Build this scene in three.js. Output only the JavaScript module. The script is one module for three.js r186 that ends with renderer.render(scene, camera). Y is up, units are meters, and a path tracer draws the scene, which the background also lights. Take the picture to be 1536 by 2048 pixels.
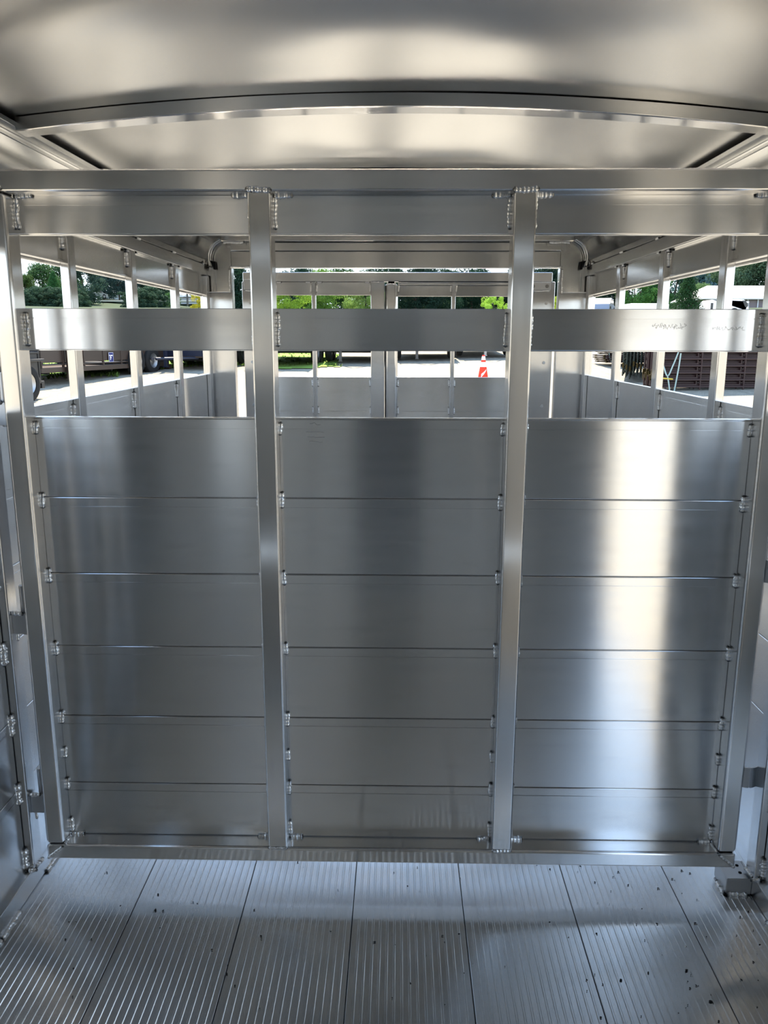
import * as THREE from 'three';
import { mergeGeometries } from 'three/addons/utils/BufferGeometryUtils.js';
import { SimplexNoise } from 'three/addons/math/SimplexNoise.js';

// ------------------------------------------------------------------ camera, sky, sun, exposure
const scene = new THREE.Scene();
const EYE = new THREE.Vector3(0.0215, 1.53, 0);
const camera = new THREE.PerspectiveCamera(65.24, 3 / 4, 0.05, 900);
camera.position.copy(EYE);
camera.rotation.order = 'YXZ';
camera.rotation.set(-0.2136, 0.0183, 0.002);
scene.add(camera);

const renderer = new THREE.WebGLRenderer({ antialias: true });
renderer.toneMapping = THREE.LinearToneMapping;
renderer.toneMappingExposure = 2.65;
renderer.shadowMap.enabled = true;

const SKY = { zenith: [0.23, 0.37, 0.60], horizon: [0.86, 0.95, 1.0], gain: 1.15 };
const SUN = { dir: [-0.06, 1.15, -0.8], color: 0xfff1dc, power: 4.9 };
{
  const W = 256, H = 128, data = new Float32Array(W * H * 4);
  for (let j = 0; j < H; j++) {
    const el = ((j + 0.5) / H - 0.5) * Math.PI, s = Math.max(0, Math.sin(el)), k = Math.pow(1 - s, 3.2);
    for (let i = 0; i < W; i++) for (let c = 0; c < 3; c++) {
      data[(j * W + i) * 4 + c] = SKY.gain * (SKY.zenith[c] * (1 - k) + SKY.horizon[c] * k);
      data[(j * W + i) * 4 + 3] = 1;
    }
  }
  const t = new THREE.DataTexture(data, W, H, THREE.RGBAFormat, THREE.FloatType);
  t.mapping = THREE.EquirectangularReflectionMapping;
  t.magFilter = t.minFilter = THREE.LinearFilter;
  t.needsUpdate = true;
  scene.background = t; scene.environment = t;
}
const sun = new THREE.DirectionalLight(SUN.color, SUN.power);
sun.position.set(...SUN.dir).multiplyScalar(80);
sun.castShadow = true;
sun.shadow.mapSize.set(4096, 4096);
Object.assign(sun.shadow.camera, { left: -45, right: 45, top: 45, bottom: -45, near: 1, far: 260 });
scene.add(sun); scene.add(sun.target);

// ------------------------------------------------------------------ helpers
let seedState = 7;
const rnd = () => { seedState = (seedState + 0x6d2b79f5) | 0; let t = Math.imul(seedState ^ (seedState >>> 15), 1 | seedState); t = (t + Math.imul(t ^ (t >>> 7), 61 | t)) ^ t; return ((t ^ (t >>> 14)) >>> 0) / 4294967296; };
const reseed = (s) => { seedState = s; };
const rr = (a, b) => a + (b - a) * rnd();
const noise = new SimplexNoise({ random: rnd });
const used = {};
const numbered = (n) => { const k = used[n] = (used[n] ?? -1) + 1; return k ? n + '_' + String(k).padStart(3, '0') : n; };

function tag(o, label, category, group, kind) {
  if (label) o.userData.label = label;
  if (category) o.userData.category = category;
  if (group) o.userData.group = group;
  if (kind) o.userData.kind = kind;
  return o;
}
function thing(name, label, category, p = [0, 0, 0], turn = 0, group) {
  const o = new THREE.Group(); o.name = numbered(name); scene.add(o);
  o.position.set(...p); o.rotation.y = turn;
  return tag(o, label, category, group);
}
function struct(name) { const o = new THREE.Group(); o.name = name; o.userData.kind = 'structure'; scene.add(o); return o; }
function part(name, geo, mat, parent, pos, rot) {
  const m = new THREE.Mesh(geo, mat); m.name = name; m.castShadow = m.receiveShadow = true;
  if (pos) m.position.set(...pos);
  if (rot) m.rotation.set(...rot);
  (parent ?? scene).add(m);
  return m;
}
// triangles with their own normals and texture coordinates
class Soup {
  constructor() { this.p = []; this.n = []; this.t = []; this.c = null; }
  v(p, n, t) { this.p.push(...p); this.n.push(...n); this.t.push(...t); }
  quad(a, b, c, d, n, t) {           // a..d counter-clockwise seen from outside; n one normal or four, t four uv
    const N = Array.isArray(n[0]) ? n : [n, n, n, n];
    for (const i of [0, 1, 2, 0, 2, 3]) this.v([a, b, c, d][i], N[i], t[i]);
  }
  build() {
    const g = new THREE.BufferGeometry();
    g.setAttribute('position', new THREE.Float32BufferAttribute(this.p, 3));
    g.setAttribute('normal', new THREE.Float32BufferAttribute(this.n, 3));
    g.setAttribute('uv', new THREE.Float32BufferAttribute(this.t, 2));
    return g;
  }
}
// A bar with softened edges, 44 triangles. Texture: v runs along the grain axis g, u across it, in metres.
function bar(x0, x1, y0, y1, z0, z1, g = 'x', r = 0.002) {
  const lo = [Math.min(x0, x1), Math.min(y0, y1), Math.min(z0, z1)], hi = [Math.max(x0, x1), Math.max(y0, y1), Math.max(z0, z1)];
  const G = 'xyz'.indexOf(g), A = (G + 1) % 3, B = (G + 2) % 3;
  r = Math.min(r, ...[0, 1, 2].map((i) => (hi[i] - lo[i]) * 0.49));
  const s = new Soup(), off = [rnd() * 3, rnd() * 3], unit = (i, k) => [0, 1, 2].map((j) => (j === i ? k : 0));
  const corner = (i, k, sg) => [0, 1, 2].map((j) => (j === i ? (k > 0 ? hi[j] : lo[j]) : (sg[j] > 0 ? hi[j] - r : lo[j] + r)));
  const uv = (p, i) => [off[0] + (i === A ? p[B] : i === B ? p[A] : p[A]), off[1] + (i === G ? p[B] : p[G])];
  for (let i = 0; i < 3; i++) for (const k of [-1, 1]) {
    const j = (i + 1) % 3, m = (i + 2) % 3, q = [[-1, -1], [1, -1], [1, 1], [-1, 1]].map(([a, b]) => { const sg = [0, 0, 0]; sg[j] = a; sg[m] = b; return corner(i, k, sg); });
    if (k < 0) q.reverse();
    s.quad(...q, unit(i, k), q.map((p) => uv(p, i)));
  }
  for (let e = 0; e < 3; e++) {      // edges along axis e, between faces j and m
    const j = (e + 1) % 3, m = (e + 2) % 3;
    for (const a of [-1, 1]) for (const b of [-1, 1]) {
      const P = (i, c) => { const sg = [0, 0, 0]; sg[e] = c; sg[j] = a; sg[m] = b; return corner(i, i === j ? a : b, sg); };
      let q = [P(j, -1), P(j, 1), P(m, 1), P(m, -1)], N = [unit(j, a), unit(j, a), unit(m, b), unit(m, b)];
      const base = uv(q[0], j), T = e === G ? [[0, 0], [0, 1], [r * 1.5, 1], [r * 1.5, 0]].map(([x, y]) => [base[0] + x, base[1] + y * (hi[e] - lo[e])]) : [[0, 0], [1, 0], [1, 1], [0, 1]].map(([x, y]) => [base[0] + x * (hi[e] - lo[e]), base[1] + y * r * 1.5]);
      let t = T;
      if (a * b > 0) { q = [q[0], q[3], q[2], q[1]]; N = [N[0], N[3], N[2], N[1]]; t = [T[0], T[3], T[2], T[1]]; }
      const e1 = q[1].map((v, i) => v - q[0][i]), e2 = q[2].map((v, i) => v - q[0][i]);
      const cr = [e1[1] * e2[2] - e1[2] * e2[1], e1[2] * e2[0] - e1[0] * e2[2], e1[0] * e2[1] - e1[1] * e2[0]];
      if (cr[j] * a + cr[m] * b < 0) { q.reverse(); N.reverse(); t = [...t].reverse(); }
      s.quad(...q, N, t);
    }
  }
  for (const a of [-1, 1]) for (const b of [-1, 1]) for (const c of [-1, 1]) {
    const sg = [a, b, c], P = [0, 1, 2].map((i) => corner(i, sg[i], sg)), o = a * b * c > 0 ? [0, 1, 2] : [0, 2, 1];
    for (const i of o) s.v(P[i], unit(i, sg[i]), uv(P[0], 0).map((v, k) => v + (k ? 0.001 * i : 0.0013 * (i & 1))));
  }
  return s.build();
}
// A closed outline [p, q] (counter-clockwise) pushed along an axis: 'x' outline is (z, y), 'z' outline is (x, y), 'y' outline is (x, z).
function push(outline, axis, a0, a1, smooth = 0) {
  const s = new Soup(), off = [rnd() * 3, rnd() * 3];
  let area = 0; outline.forEach(([x, y], i) => { const [X, Y] = outline[(i + 1) % outline.length]; area += x * Y - X * y; });
  const pts = area > 0 ? outline : [...outline].reverse();
  const at = axis === 'x' ? (p, a) => [a, p[1], p[0]] : axis === 'z' ? (p, a) => [p[0], p[1], a] : (p, a) => [p[0], a, p[1]];
  const flip = axis !== 'z';
  const nd = axis === 'x' ? (n) => [0, n[1], n[0]] : axis === 'z' ? (n) => [n[0], n[1], 0] : (n) => [n[0], 0, n[1]];
  const N = pts.map((p, i) => { const q = pts[(i + 1) % pts.length], d = [q[0] - p[0], q[1] - p[1]], l = Math.hypot(...d) || 1; return [d[1] / l, -d[0] / l]; });
  const L = pts.length;
  let u = 0;
  for (let i = 0; i < L; i++) {
    const p = pts[i], q = pts[(i + 1) % L], l = Math.hypot(q[0] - p[0], q[1] - p[1]);
    const soft = (m, n) => { if (!smooth || m[0] * n[0] + m[1] * n[1] < smooth) return n; const t = [m[0] + n[0], m[1] + n[1]], k = Math.hypot(...t); return [t[0] / k, t[1] / k]; };
    const n0 = nd(soft(N[(i + L - 1) % L], N[i])), n1 = nd(soft(N[(i + 1) % L], N[i]));
    let Q = [at(p, a0), at(q, a0), at(q, a1), at(p, a1)], M = [n0, n1, n1, n0], T = [[u, a0], [u + l, a0], [u + l, a1], [u, a1]].map(([x, y]) => [x + off[0], y + off[1]]);
    if (flip) { Q.reverse(); M.reverse(); T.reverse(); }
    s.quad(...Q, M, T);
    u += l;
  }
  const v2 = pts.map((p) => new THREE.Vector2(...p)), cap = THREE.ShapeUtils.triangulateShape(v2, []);
  for (const [a, k] of [[a0, -1], [a1, 1]]) for (const f of cap) {
    const up = (k > 0) !== flip, ix = up ? f : [f[0], f[2], f[1]], n = axis === 'x' ? [k, 0, 0] : axis === 'z' ? [0, 0, k] : [0, k, 0];
    for (const i of ix) s.v(at(pts[i], a), n, [pts[i][0] + off[0], pts[i][1] + off[1]]);
  }
  return s.build();
}
function tube(points, r, seg = 24, round = 8, closed = false) {
  return new THREE.TubeGeometry(new THREE.CatmullRomCurve3(points.map((p) => new THREE.Vector3(...p)), closed), seg, r, round, closed);
}
function rod(a, b, r, round = 8) {
  const A = new THREE.Vector3(...a), B = new THREE.Vector3(...b), d = B.clone().sub(A), g = new THREE.CylinderGeometry(r, r, d.length(), round, 1);
  g.applyQuaternion(new THREE.Quaternion().setFromUnitVectors(new THREE.Vector3(0, 1, 0), d.clone().normalize()));
  return g.translate(...A.add(B).multiplyScalar(0.5).toArray());
}

// ------------------------------------------------------------------ materials
function texture(w, h, f, srgb, ru, rv) {
  const d = new Uint8Array(w * h * 4);
  for (let y = 0; y < h; y++) for (let x = 0; x < w; x++) { const c = f(x / w, y / h, x, y); for (let k = 0; k < 3; k++) d[(y * w + x) * 4 + k] = Math.max(0, Math.min(255, c[k] * 255)); d[(y * w + x) * 4 + 3] = 255; }
  const t = new THREE.DataTexture(d, w, h, THREE.RGBAFormat);
  t.wrapS = t.wrapT = THREE.RepeatWrapping; t.magFilter = THREE.LinearFilter; t.minFilter = THREE.LinearMipmapLinearFilter; t.generateMipmaps = true;
  if (srgb) t.colorSpace = THREE.SRGBColorSpace;
  t.repeat.set(1 / ru, 1 / rv); t.needsUpdate = true;
  return t;
}
// drawn lines along v: die lines of an extrusion
const strokes = (n, s) => { reseed(s); const a = new Float32Array(n); for (let i = 0; i < n; i++) a[i] = rnd(); const b = new Float32Array(n); for (let i = 0; i < n; i++) for (let k = -2; k <= 2; k++) b[i] += a[(i + k + n) % n] / 5; for (let i = 0; i < n; i++) b[i] = b[i] * 0.65 + a[i] * 0.35; return b; };
const lineA = strokes(96, 11), lineB = strokes(96, 23);
const smooth2 = (u, v, f, z) => noise.noise3d(Math.cos(u * 6.283) * f, Math.sin(u * 6.283) * f + v * 0, Math.sin(v * 6.283) * f + Math.cos(v * 6.283) * f * 0.7 + z);
const dieRough = texture(96, 128, (u, v, x, y) => { const k = 0.86 + 0.14 * lineB[x] + 0.05 * smooth2(u, v, 1.2, 9); return [k, k, k]; }, false, 0.42, 1.9);
const dieTone = texture(96, 128, (u, v, x, y) => { const d = Math.max(0, smooth2(u, v, 1.7, 31) - 0.4) * 0.07, k = 0.965 + 0.035 * lineA[x] - d; return [k, k, k * 0.997]; }, false, 0.37, 2.3);
const metal = (o) => new THREE.MeshPhysicalMaterial({ color: 0xffffff, metalness: 1, roughness: 0.34, ...o });
const ALU = new THREE.Color().setRGB(0.905, 0.895, 0.88);
const brushed = metal({ color: ALU, roughness: 0.215, anisotropy: 1, roughnessMap: dieRough, map: dieTone });
const tubeAlu = metal({ color: ALU, roughness: 0.215, anisotropy: 1, roughnessMap: dieRough, map: dieTone });
const wallAlu = metal({ color: new THREE.Color().setRGB(0.86, 0.865, 0.87), roughness: 0.215, anisotropy: 1, roughnessMap: dieRough, map: dieTone });
const wallTube = metal({ color: new THREE.Color().setRGB(0.80, 0.80, 0.80), roughness: 0.215, anisotropy: 1, roughnessMap: dieRough, map: dieTone });
const slatAlu = metal({ color: new THREE.Color().setRGB(0.72, 0.715, 0.70), roughness: 0.165, anisotropy: 1, roughnessMap: dieRough, map: dieTone });
const floorAlu = metal({ color: new THREE.Color().setRGB(0.89, 0.88, 0.865), roughness: 0.225, anisotropy: 0.97, roughnessMap: dieRough, map: dieTone });
const sheetAlu = metal({ color: new THREE.Color().setRGB(0.76, 0.75, 0.73), roughness: 0.25, anisotropy: 0.85 });
const castAlu = metal({ color: new THREE.Color().setRGB(0.6, 0.61, 0.62), roughness: 0.42 });
const darkSteel = metal({ color: new THREE.Color().setRGB(0.30, 0.295, 0.29), roughness: 0.45 });
const weldMat = metal({ color: 0xffffff, roughness: 0.27, vertexColors: true });
const rubber = new THREE.MeshStandardMaterial({ color: 0x161616, roughness: 0.85 });
const scuff = metal({ color: new THREE.Color().setRGB(0.35, 0.34, 0.33), roughness: 0.5, transparent: true, opacity: 0.12 });
const blackGap = new THREE.MeshStandardMaterial({ color: 0x0a0a0a, roughness: 0.9 });
const paint = (c, r = 0.45, o) => new THREE.MeshPhysicalMaterial({ color: c, roughness: r, clearcoat: 0.3, clearcoatRoughness: 0.3, ...o });

// ------------------------------------------------------------------ weld beads: overlapping ripples with burnt ends, built along y, 1 m = 1 unit length
const beadGeo = {};
function bead(len, r = 0.006, variant = 0) {
  const key = len.toFixed(3) + r.toFixed(4) + variant;
  if (beadGeo[key]) return beadGeo[key];
  const rings = Math.max(12, Math.round(len / 0.0024)), round = 7, pos = [], col = [], idx = [], ph = variant * 1.7;
  for (let i = 0; i <= rings; i++) {
    const t = i / rings, y = (t - 0.5) * len, end = Math.min(1, Math.min(t, 1 - t) * len / (r * 1.3));
    const ripple = 1 + 0.17 * Math.sin(y / 0.0048 * 3.1416 + ph) + 0.1 * Math.sin(y / 0.011 * 3.1416 + 2 * ph);
    const rad = r * Math.sqrt(Math.max(0, 1 - (1 - end) ** 2)) * ripple, wob = 0.0012 * Math.sin(y / 0.013 + ph * 3);
    const burnt = Math.max(0, 1 - Math.min(t, 1 - t) * len / (r * 1.15));
    const k = 0.86 * (1 - burnt) ** 2 + 0.015;
    for (let j = 0; j <= round; j++) {
      const a = j / round * 6.2832 + 0.4 * Math.sin(y / 0.006);
      pos.push(Math.cos(a) * rad + wob, y, Math.sin(a) * rad * 0.8); col.push(k, k, k * 0.99);
    }
  }
  for (let i = 0; i < rings; i++) for (let j = 0; j < round; j++) { const a = i * (round + 1) + j, b = a + round + 1; idx.push(a, b, a + 1, a + 1, b, b + 1); }
  const g = new THREE.BufferGeometry();
  g.setAttribute('position', new THREE.Float32BufferAttribute(pos, 3)); g.setAttribute('color', new THREE.Float32BufferAttribute(col, 3));
  g.setAttribute('uv', new THREE.Float32BufferAttribute(new Float32Array(pos.length / 3 * 2), 2));
  g.setIndex(idx); g.computeVertexNormals();
  return (beadGeo[key] = g);
}
let beadCount = 0;
function weld(parent, p, len, dir = 'y', r = 0.006, tilt = 0) {
  const m = part('weld_bead', bead(len, r, beadCount++ % 4), weldMat, parent, p);
  if (dir === 'x') m.rotation.z = Math.PI / 2; else if (dir === 'z') m.rotation.x = Math.PI / 2;
  m.rotation.z += tilt;
  return m;
}

// ------------------------------------------------------------------ the trailer's shell
const XL = -1.0, XR = 1.015, ZB = -4.47, ZF = 1.75, FLOOR_H = -0.4;
const ground = (x, z) => { const r = Math.hypot(x, z); return FLOOR_H + 0.05 * Math.min(26, Math.max(0, r - 4)) + 0.059 * Math.min(70, Math.max(0, r - 30)) + 2.3 * Math.exp(-(((x + 45) / 17) ** 2 + ((z + 124) / 16) ** 2)); };

// floor: seven ribbed planks
const floor = struct('floor');
{
  const joints = [-1.06, -0.699, -0.3975, -0.0965, 0.206, 0.507, 0.809, 1.075];
  for (let i = 0; i < 7; i++) {
    const a = joints[i] + 0.0009, b = joints[i + 1] - 0.0009, o = [[a, -0.03], [a, -0.002], [a + 0.0015, 0]];
    const start = i === 0 ? b - 0.302 : a, n = 16, pitch = 0.302 / n;
    for (let k = 1; k < n; k++) { const x = start + k * pitch; if (x > a + 0.006 && x < b - 0.006) o.push([x - 0.0032, 0], [x - 0.0016, 0.0019], [x + 0.0016, 0.0019], [x + 0.0032, 0]); }
    o.push([b - 0.0015, 0], [b, -0.002], [b, -0.03]);
    part('floor_plank', push(o.reverse(), 'z', ZB - 0.02, ZF + 0.05), floorAlu, floor);
  }
  part('subfloor', new THREE.BoxGeometry(2.2, 0.04, ZF - ZB).translate(0.007, -0.055, (ZF + ZB) / 2), darkSteel, floor);
}
// chips, dirt specks and swarf lying on the floor by the gate
{
  reseed(41);
  const bits = [];
  for (let i = 0; i < 170; i++) {
    const right = rnd() < 0.62, x = right ? 0.3 + 0.72 * Math.sqrt(rnd()) : rr(-0.98, 0.3), z = rr(-2.3, -1.5) - (right ? 0.1 * rnd() : 0), s = rr(0.0010, 0.0024) * (rnd() < 0.12 ? 1.8 : 1);
    const g = new THREE.IcosahedronGeometry(s, 0); g.scale(1, 0.6, rr(0.8, 2)); g.rotateY(rnd() * 6); bits.push(g.translate(x, 0.0022, z));
  }
  const m = part('floor_specks', mergeGeometries(bits), blackGap);
  tag(m, 'small dark specks of grit and swarf scattered on the ribbed floor', 'grit', null, 'stuff');
}

// planks of a wall or a gate: profile (p = height, thickness along n), with the lap joint line below the top edge
const GR = 0.002;
function plankOutline(y0, y1, face, back) {            // (depth, height); face is the visible side, back the other
  const s = Math.sign(face - back), d = (m) => face - s * m;
  return [[back, y0], [d(0.009), y0], [d(0.009), y0 + 0.0022], [d(0.0006), y0 + 0.0022], [face, y0 + 0.0032], [face, y1 - 0.0246], [d(GR), y1 - 0.0244], [d(GR), y1 - 0.0228], [face, y1 - 0.0226], [face, y1 - 0.0016], [d(0.001), y1 - 0.0002], [back, y1]];
}
const wallPosts = [-1.975, -2.56, -3.16, -3.775, -4.385];
function sideWall(name, sgn) {
  const w = struct(name), X = sgn < 0 ? XL : XR, x = (d) => X + sgn * d;                    // d metres outwards of the posts' inner face
  const box = (n, d0, d1, y0, y1, z0, z1, g = 'z', r) => part(n, bar(x(d0), x(d1), y0, y1, z0, z1, g, r), g === 'y' ? wallTube : /slat|top_rail|seam|roof/.test(n) ? slatAlu : wallAlu, w);
  const zones = sgn < 0 ? [[ZB, -1.15, 1.338], [-1.15, 0.5, 1.86], [0.5, ZF, 1.338]] : [[ZB, -1.19, 1.338], [-0.25, ZF, 1.86]];  // front-left opening added and side doorway widened to let in more light
  for (const [z0, z1, top] of zones) {
    const n = Math.round(top / 0.206);
    for (let k = 0; k < n; k++) {
      const y1 = top - k * 0.2055, y0 = k === n - 1 ? 0.02 : top - (k + 1) * 0.2055;
      part('wall_plank', push(plankOutline(y0, y1 - 0.0004, x(0.022), x(0.045)), 'z', z0, z1), wallAlu, w);
    }
  }
  // base angle, upper slat, top rail, cove and roof rail run the length of the wall
  box('base_rail', 0.004, 0.04, 0.001, 0.062, ZB, sgn < 0 ? ZF : -1.19, 'z', 0.004);
  if (sgn > 0) box('base_rail', 0.004, 0.04, 0.001, 0.062, -0.25, ZF, 'z', 0.004);
  box('upper_slat', 0.018, 0.036, 1.762, 1.856, ZB, -1.19);
  box('slat_lip', 0.014, 0.038, 1.756, 1.766, ZB, -1.19, 'z', 0.002);
  box('top_rail', -0.006, 0.045, 1.855, 1.906, ZB, ZF, 'z', 0.004);
  box('seam_band', 0.002, 0.05, 1.909, 1.936, ZB, ZF, 'z', 0.003);
  const cove = [];
  for (let k = 0; k <= 10; k++) { const t = k / 10; cove.push([x(0.004 + 0.022 * Math.sin(t * 3.1416)), 1.936 + 0.122 * t]); }
  for (let k = 10; k >= 0; k--) { const t = k / 10; cove.push([x(0.058 + 0.004 * Math.sin(t * 3.1416)), 1.936 + 0.122 * t]); }
  part('cove_panel', push(cove, 'z', ZB, ZF, 0.8), slatAlu, w);
  box('roof_rail', -0.036, 0.06, 2.058, 2.072, ZB, ZF, 'z', 0.002);
  box('roof_rail_lip', 0.006, 0.02, 2.046, 2.0585, ZB, ZF, 'z', 0.003);
  box('outer_fascia', 0.05, 0.062, 1.75, 2.19, ZB, ZF, 'z');
  // posts
  const ps = sgn < 0 ? [...wallPosts, -1.585, -1.32, -1.15] : [...wallPosts, -1.585, -1.27, -1.19];
  for (const z of ps) {
    box('wall_post', 0, 0.031, 0.06, 1.856, z - 0.055, z, 'y', 0.005);
    if (z < -1.5) for (const [a, b] of [[0.064, 1.336], [1.768, 1.853]]) part('seam_gap', bar(x(0.0208), x(0.0225), a, b, z - 0.0005, z + 0.0016, 'y', 0.0002), blackGap, w);
    if (z > -1.3 || z < -4.3) continue;
    for (const y of [1.29, 1.12, 0.915, 0.71, 0.505, 0.3]) weld(w, [x(0.022), y, z + 0.004], 0.07, 'y', 0.007);
    weld(w, [x(0.018), 1.822, z + 0.004], 0.06, 'y', 0.007);
    weld(w, [x(0.01), 1.853, z + 0.014], 0.035, 'z', 0.005); weld(w, [x(0.0), 1.853, z - 0.068], 0.03, 'z', 0.005);
    weld(w, [x(0.022), 0.1, z + 0.004], 0.07, 'y', 0.008); weld(w, [x(0.003), 0.064, z + 0.004], 0.03, 'x', 0.006);
    weld(w, [x(0.0), 0.062, z - 0.03], 0.05, 'z', 0.006);
  }
  for (const z of [-2.3, -2.85, -3.25, -3.75, -4.3]) weld(w, [x(-0.002), 1.908, z], 0.05, 'z', 0.006);
  for (const z of [-1.72, -1.83, -2.1, -2.9]) weld(w, [x(0.003), 0.004, z], 0.11, 'z', 0.007);
  return w;
}
const wallLeft = sideWall('wall_left', -1), wallRight = sideWall('wall_right', 1);
for (const x of [XR + 0.0, XR + 0.032]) part('door_jamb_lining', bar(x, x + 0.014, 0.0, 1.86, -0.25, -0.235, 'y'), wallTube, wallRight);

// ceiling: crowned sheets between bows
const ceiling = struct('ceiling');
const crown = (x) => 2.085 + 0.055 * (1 - ((x - 0.0075) / 0.972) ** 2);
{
  const bows = [1.52, 0.59, -0.34, -1.27, -2.2, -3.13, -4.06];
  const edges = [ZF + 0.02, ...bows.map((z) => z - 0.005), ZB - 0.02];
  for (let b = 0; b < edges.length - 1; b++) {
    const z1 = edges[b], z0 = edges[b + 1] - 0.03, nx = 72, nz = Math.max(6, Math.round((z1 - z0) / 0.035)), pos = [], uv = [], idx = [];
    for (const up of [0, 1]) for (let j = 0; j <= nz; j++) for (let i = 0; i <= nx; i++) {
      const x = -0.99 + 1.995 * i / nx, z = z0 + (z1 - z0) * j / nz, t = j / nz, edge = Math.sin(Math.PI * Math.min(1, Math.max(0, t))) ** 0.7 * Math.min(1, (1 - Math.abs(x / 0.99)) * 6);
      const wav = 0.005 * noise.noise3d(x * 1.0, z * 1.5, 5 + b * 3) + 0.0012 * noise.noise3d(x * 2.4, z * 2.8, 1 + b) - 0.004 * edge;
      pos.push(x, crown(x) + wav * Math.max(0, edge) + up * 0.012, z); uv.push(x + b, z);
    }
    const n = (nx + 1) * (nz + 1);
    for (const up of [0, 1]) for (let j = 0; j < nz; j++) for (let i = 0; i < nx; i++) { const a = up * n + j * (nx + 1) + i, c = a + nx + 1; up ? idx.push(a, c, a + 1, a + 1, c, c + 1) : idx.push(a, a + 1, c, a + 1, c + 1, c); }
    const g = new THREE.BufferGeometry();
    g.setAttribute('position', new THREE.Float32BufferAttribute(pos, 3)); g.setAttribute('uv', new THREE.Float32BufferAttribute(uv, 2));
    g.setIndex(idx); g.computeVertexNormals();
    part('roof_sheet', g, sheetAlu, ceiling);
  }
  const prof = (top, drop) => { const o = []; for (let k = 0; k <= 40; k++) { const x = -0.968 + 1.951 * k / 40; o.push([x, crown(x) - top]); } for (let k = 40; k >= 0; k--) { const x = -0.968 + 1.951 * k / 40; o.push([x, crown(x) - drop]); } return o; };
  for (const z of bows) {
    const s = new Soup();                                            // a bow: bent tube, texture along the arc
    const N = 48, z0 = z - 0.068, r = 0.004;
    const ring = (x) => { const y1 = crown(x) - 0.0025, y0 = crown(x) - 0.0355; return [[y1, z], [y0 + r, z], [y0, z - r], [y0, z0 + r], [y0 + r, z0], [y1, z0]]; };
    const ns = [[0, 1], [0, 1], [-1, 0], [-1, 0], [0, -1], [0, -1]];
    for (let k = 0; k < N; k++) {
      const xa = -0.968 + 1.951 * k / N, xb = -0.968 + 1.951 * (k + 1) / N, A = ring(xa), B = ring(xb), sl = (x) => -2 * 0.055 * (x - 0.0075) / 0.945;
      let u = 0;
      for (let i = 0; i < 5; i++) {
        const l = Math.hypot(A[i + 1][0] - A[i][0], A[i + 1][1] - A[i][1]), nn = (j, x) => { const m = ns[j], t = new THREE.Vector3(-m[0] * sl(x), m[0], m[1]).normalize(); return t.toArray(); };
        s.quad([xa, ...A[i]], [xa, ...A[i + 1]], [xb, ...B[i + 1]], [xb, ...B[i]], [nn(i, xa), nn(i + 1, xa), nn(i + 1, xb), nn(i, xb)], [[u, xa], [u + l, xa], [u + l, xb], [u, xb]]);
        u += l;
      }
      s.quad([xa, ...A[5]], [xa, ...A[0]], [xb, ...B[0]], [xb, ...B[5]], [0, 1, 0], [[0, xa], [0.06, xa], [0.06, xb], [0, xb]]);
    }
    part('roof_bow', s.build(), tubeAlu, ceiling);
  }
  part('roof_skin', push(prof(-0.016, -0.03).map(([x, y]) => [x * 1.1, y + 0.02]), 'z', ZB - 0.08, ZF + 0.1), castAlu, ceiling);
}

// rear wall round the doorway
const back = struct('wall_back');
{
  const R = (n, x0, x1, y0, y1, z0, z1, g = 'y', r) => part(n, bar(x0, x1, y0, y1, z0, z1, g, r), g === 'x' ? slatAlu : wallTube, back);
  for (const [a, b, f] of [[-1.06, -0.885, -1], [0.879, 1.075, 1]]) {
    R('corner_panel', a, b, 0, 1.772, ZB - 0.05, ZB, 'y', 0.003);
    part('corner_sheet', bar(a, b, 1.774, 2.07, ZB - 0.05, ZB + 0.001, 'x', 0.002), slatAlu, back);
    const e = f < 0 ? -0.885 : 0.879;
    R('doorway_trim', e - f * 0.002, e + f * 0.006, 0, 1.897, ZB - 0.055, ZB + 0.006, 'y', 0.002);
    weld(back, [e + f * 0.012, 1.83, ZB + 0.003], 0.13, 'y', 0.005);
    weld(back, [e - f * 0.09, 1.905, ZB + 0.003], 0.2, 'x', 0.005);
    R('corner_bead', f < 0 ? -0.972 : 0.984, f < 0 ? -0.966 : 0.99, 1.774, 1.93, ZB, ZB + 0.006, 'y', 0.002);
    for (const o of [0, 0.045]) {                                    // the two bent ribs under the roof corner
      const c = f < 0 ? XL + 0.012 : XR - 0.012;
      part('corner_rib', tube([[c, 1.905, ZB + 0.02 + o], [c + f * 0.004, 1.96, ZB + 0.02 + o], [c - f * 0.018, 2.01, ZB + 0.02 + o], [c - f * 0.06, 2.04, ZB + 0.02 + o]], 0.006, 16, 6), weldMat2(), back);
    }
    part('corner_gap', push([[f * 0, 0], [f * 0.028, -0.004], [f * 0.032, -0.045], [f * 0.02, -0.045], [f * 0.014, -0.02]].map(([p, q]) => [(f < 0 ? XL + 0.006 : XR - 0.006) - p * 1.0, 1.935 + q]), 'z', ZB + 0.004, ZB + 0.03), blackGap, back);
    weld(back, [f < 0 ? -0.86 : 0.86, 2.025, ZB + 0.05], 0.12, 'x', 0.007);
  }
  R('header_rail', -0.885, 0.879, 1.9, 1.985, ZB - 0.05, ZB + 0.002, 'x', 0.003);
  R('header_rail', -0.885, 0.879, 1.986, 2.03, ZB - 0.05, ZB + 0.012, 'x', 0.004);
  R('header_rail', -0.93, 0.94, 2.031, 2.062, ZB - 0.05, ZB + 0.045, 'x', 0.006);
  part('header_sheet', bar(-1.0, 1.015, 2.06, 2.16, ZB - 0.05, ZB + 0.0, 'x', 0.002), slatAlu, back);
  part('header_seam', bar(0.682, 0.684, 1.9, 1.985, ZB, ZB + 0.0026, 'y', 0.0005), blackGap, back);
}
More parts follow.
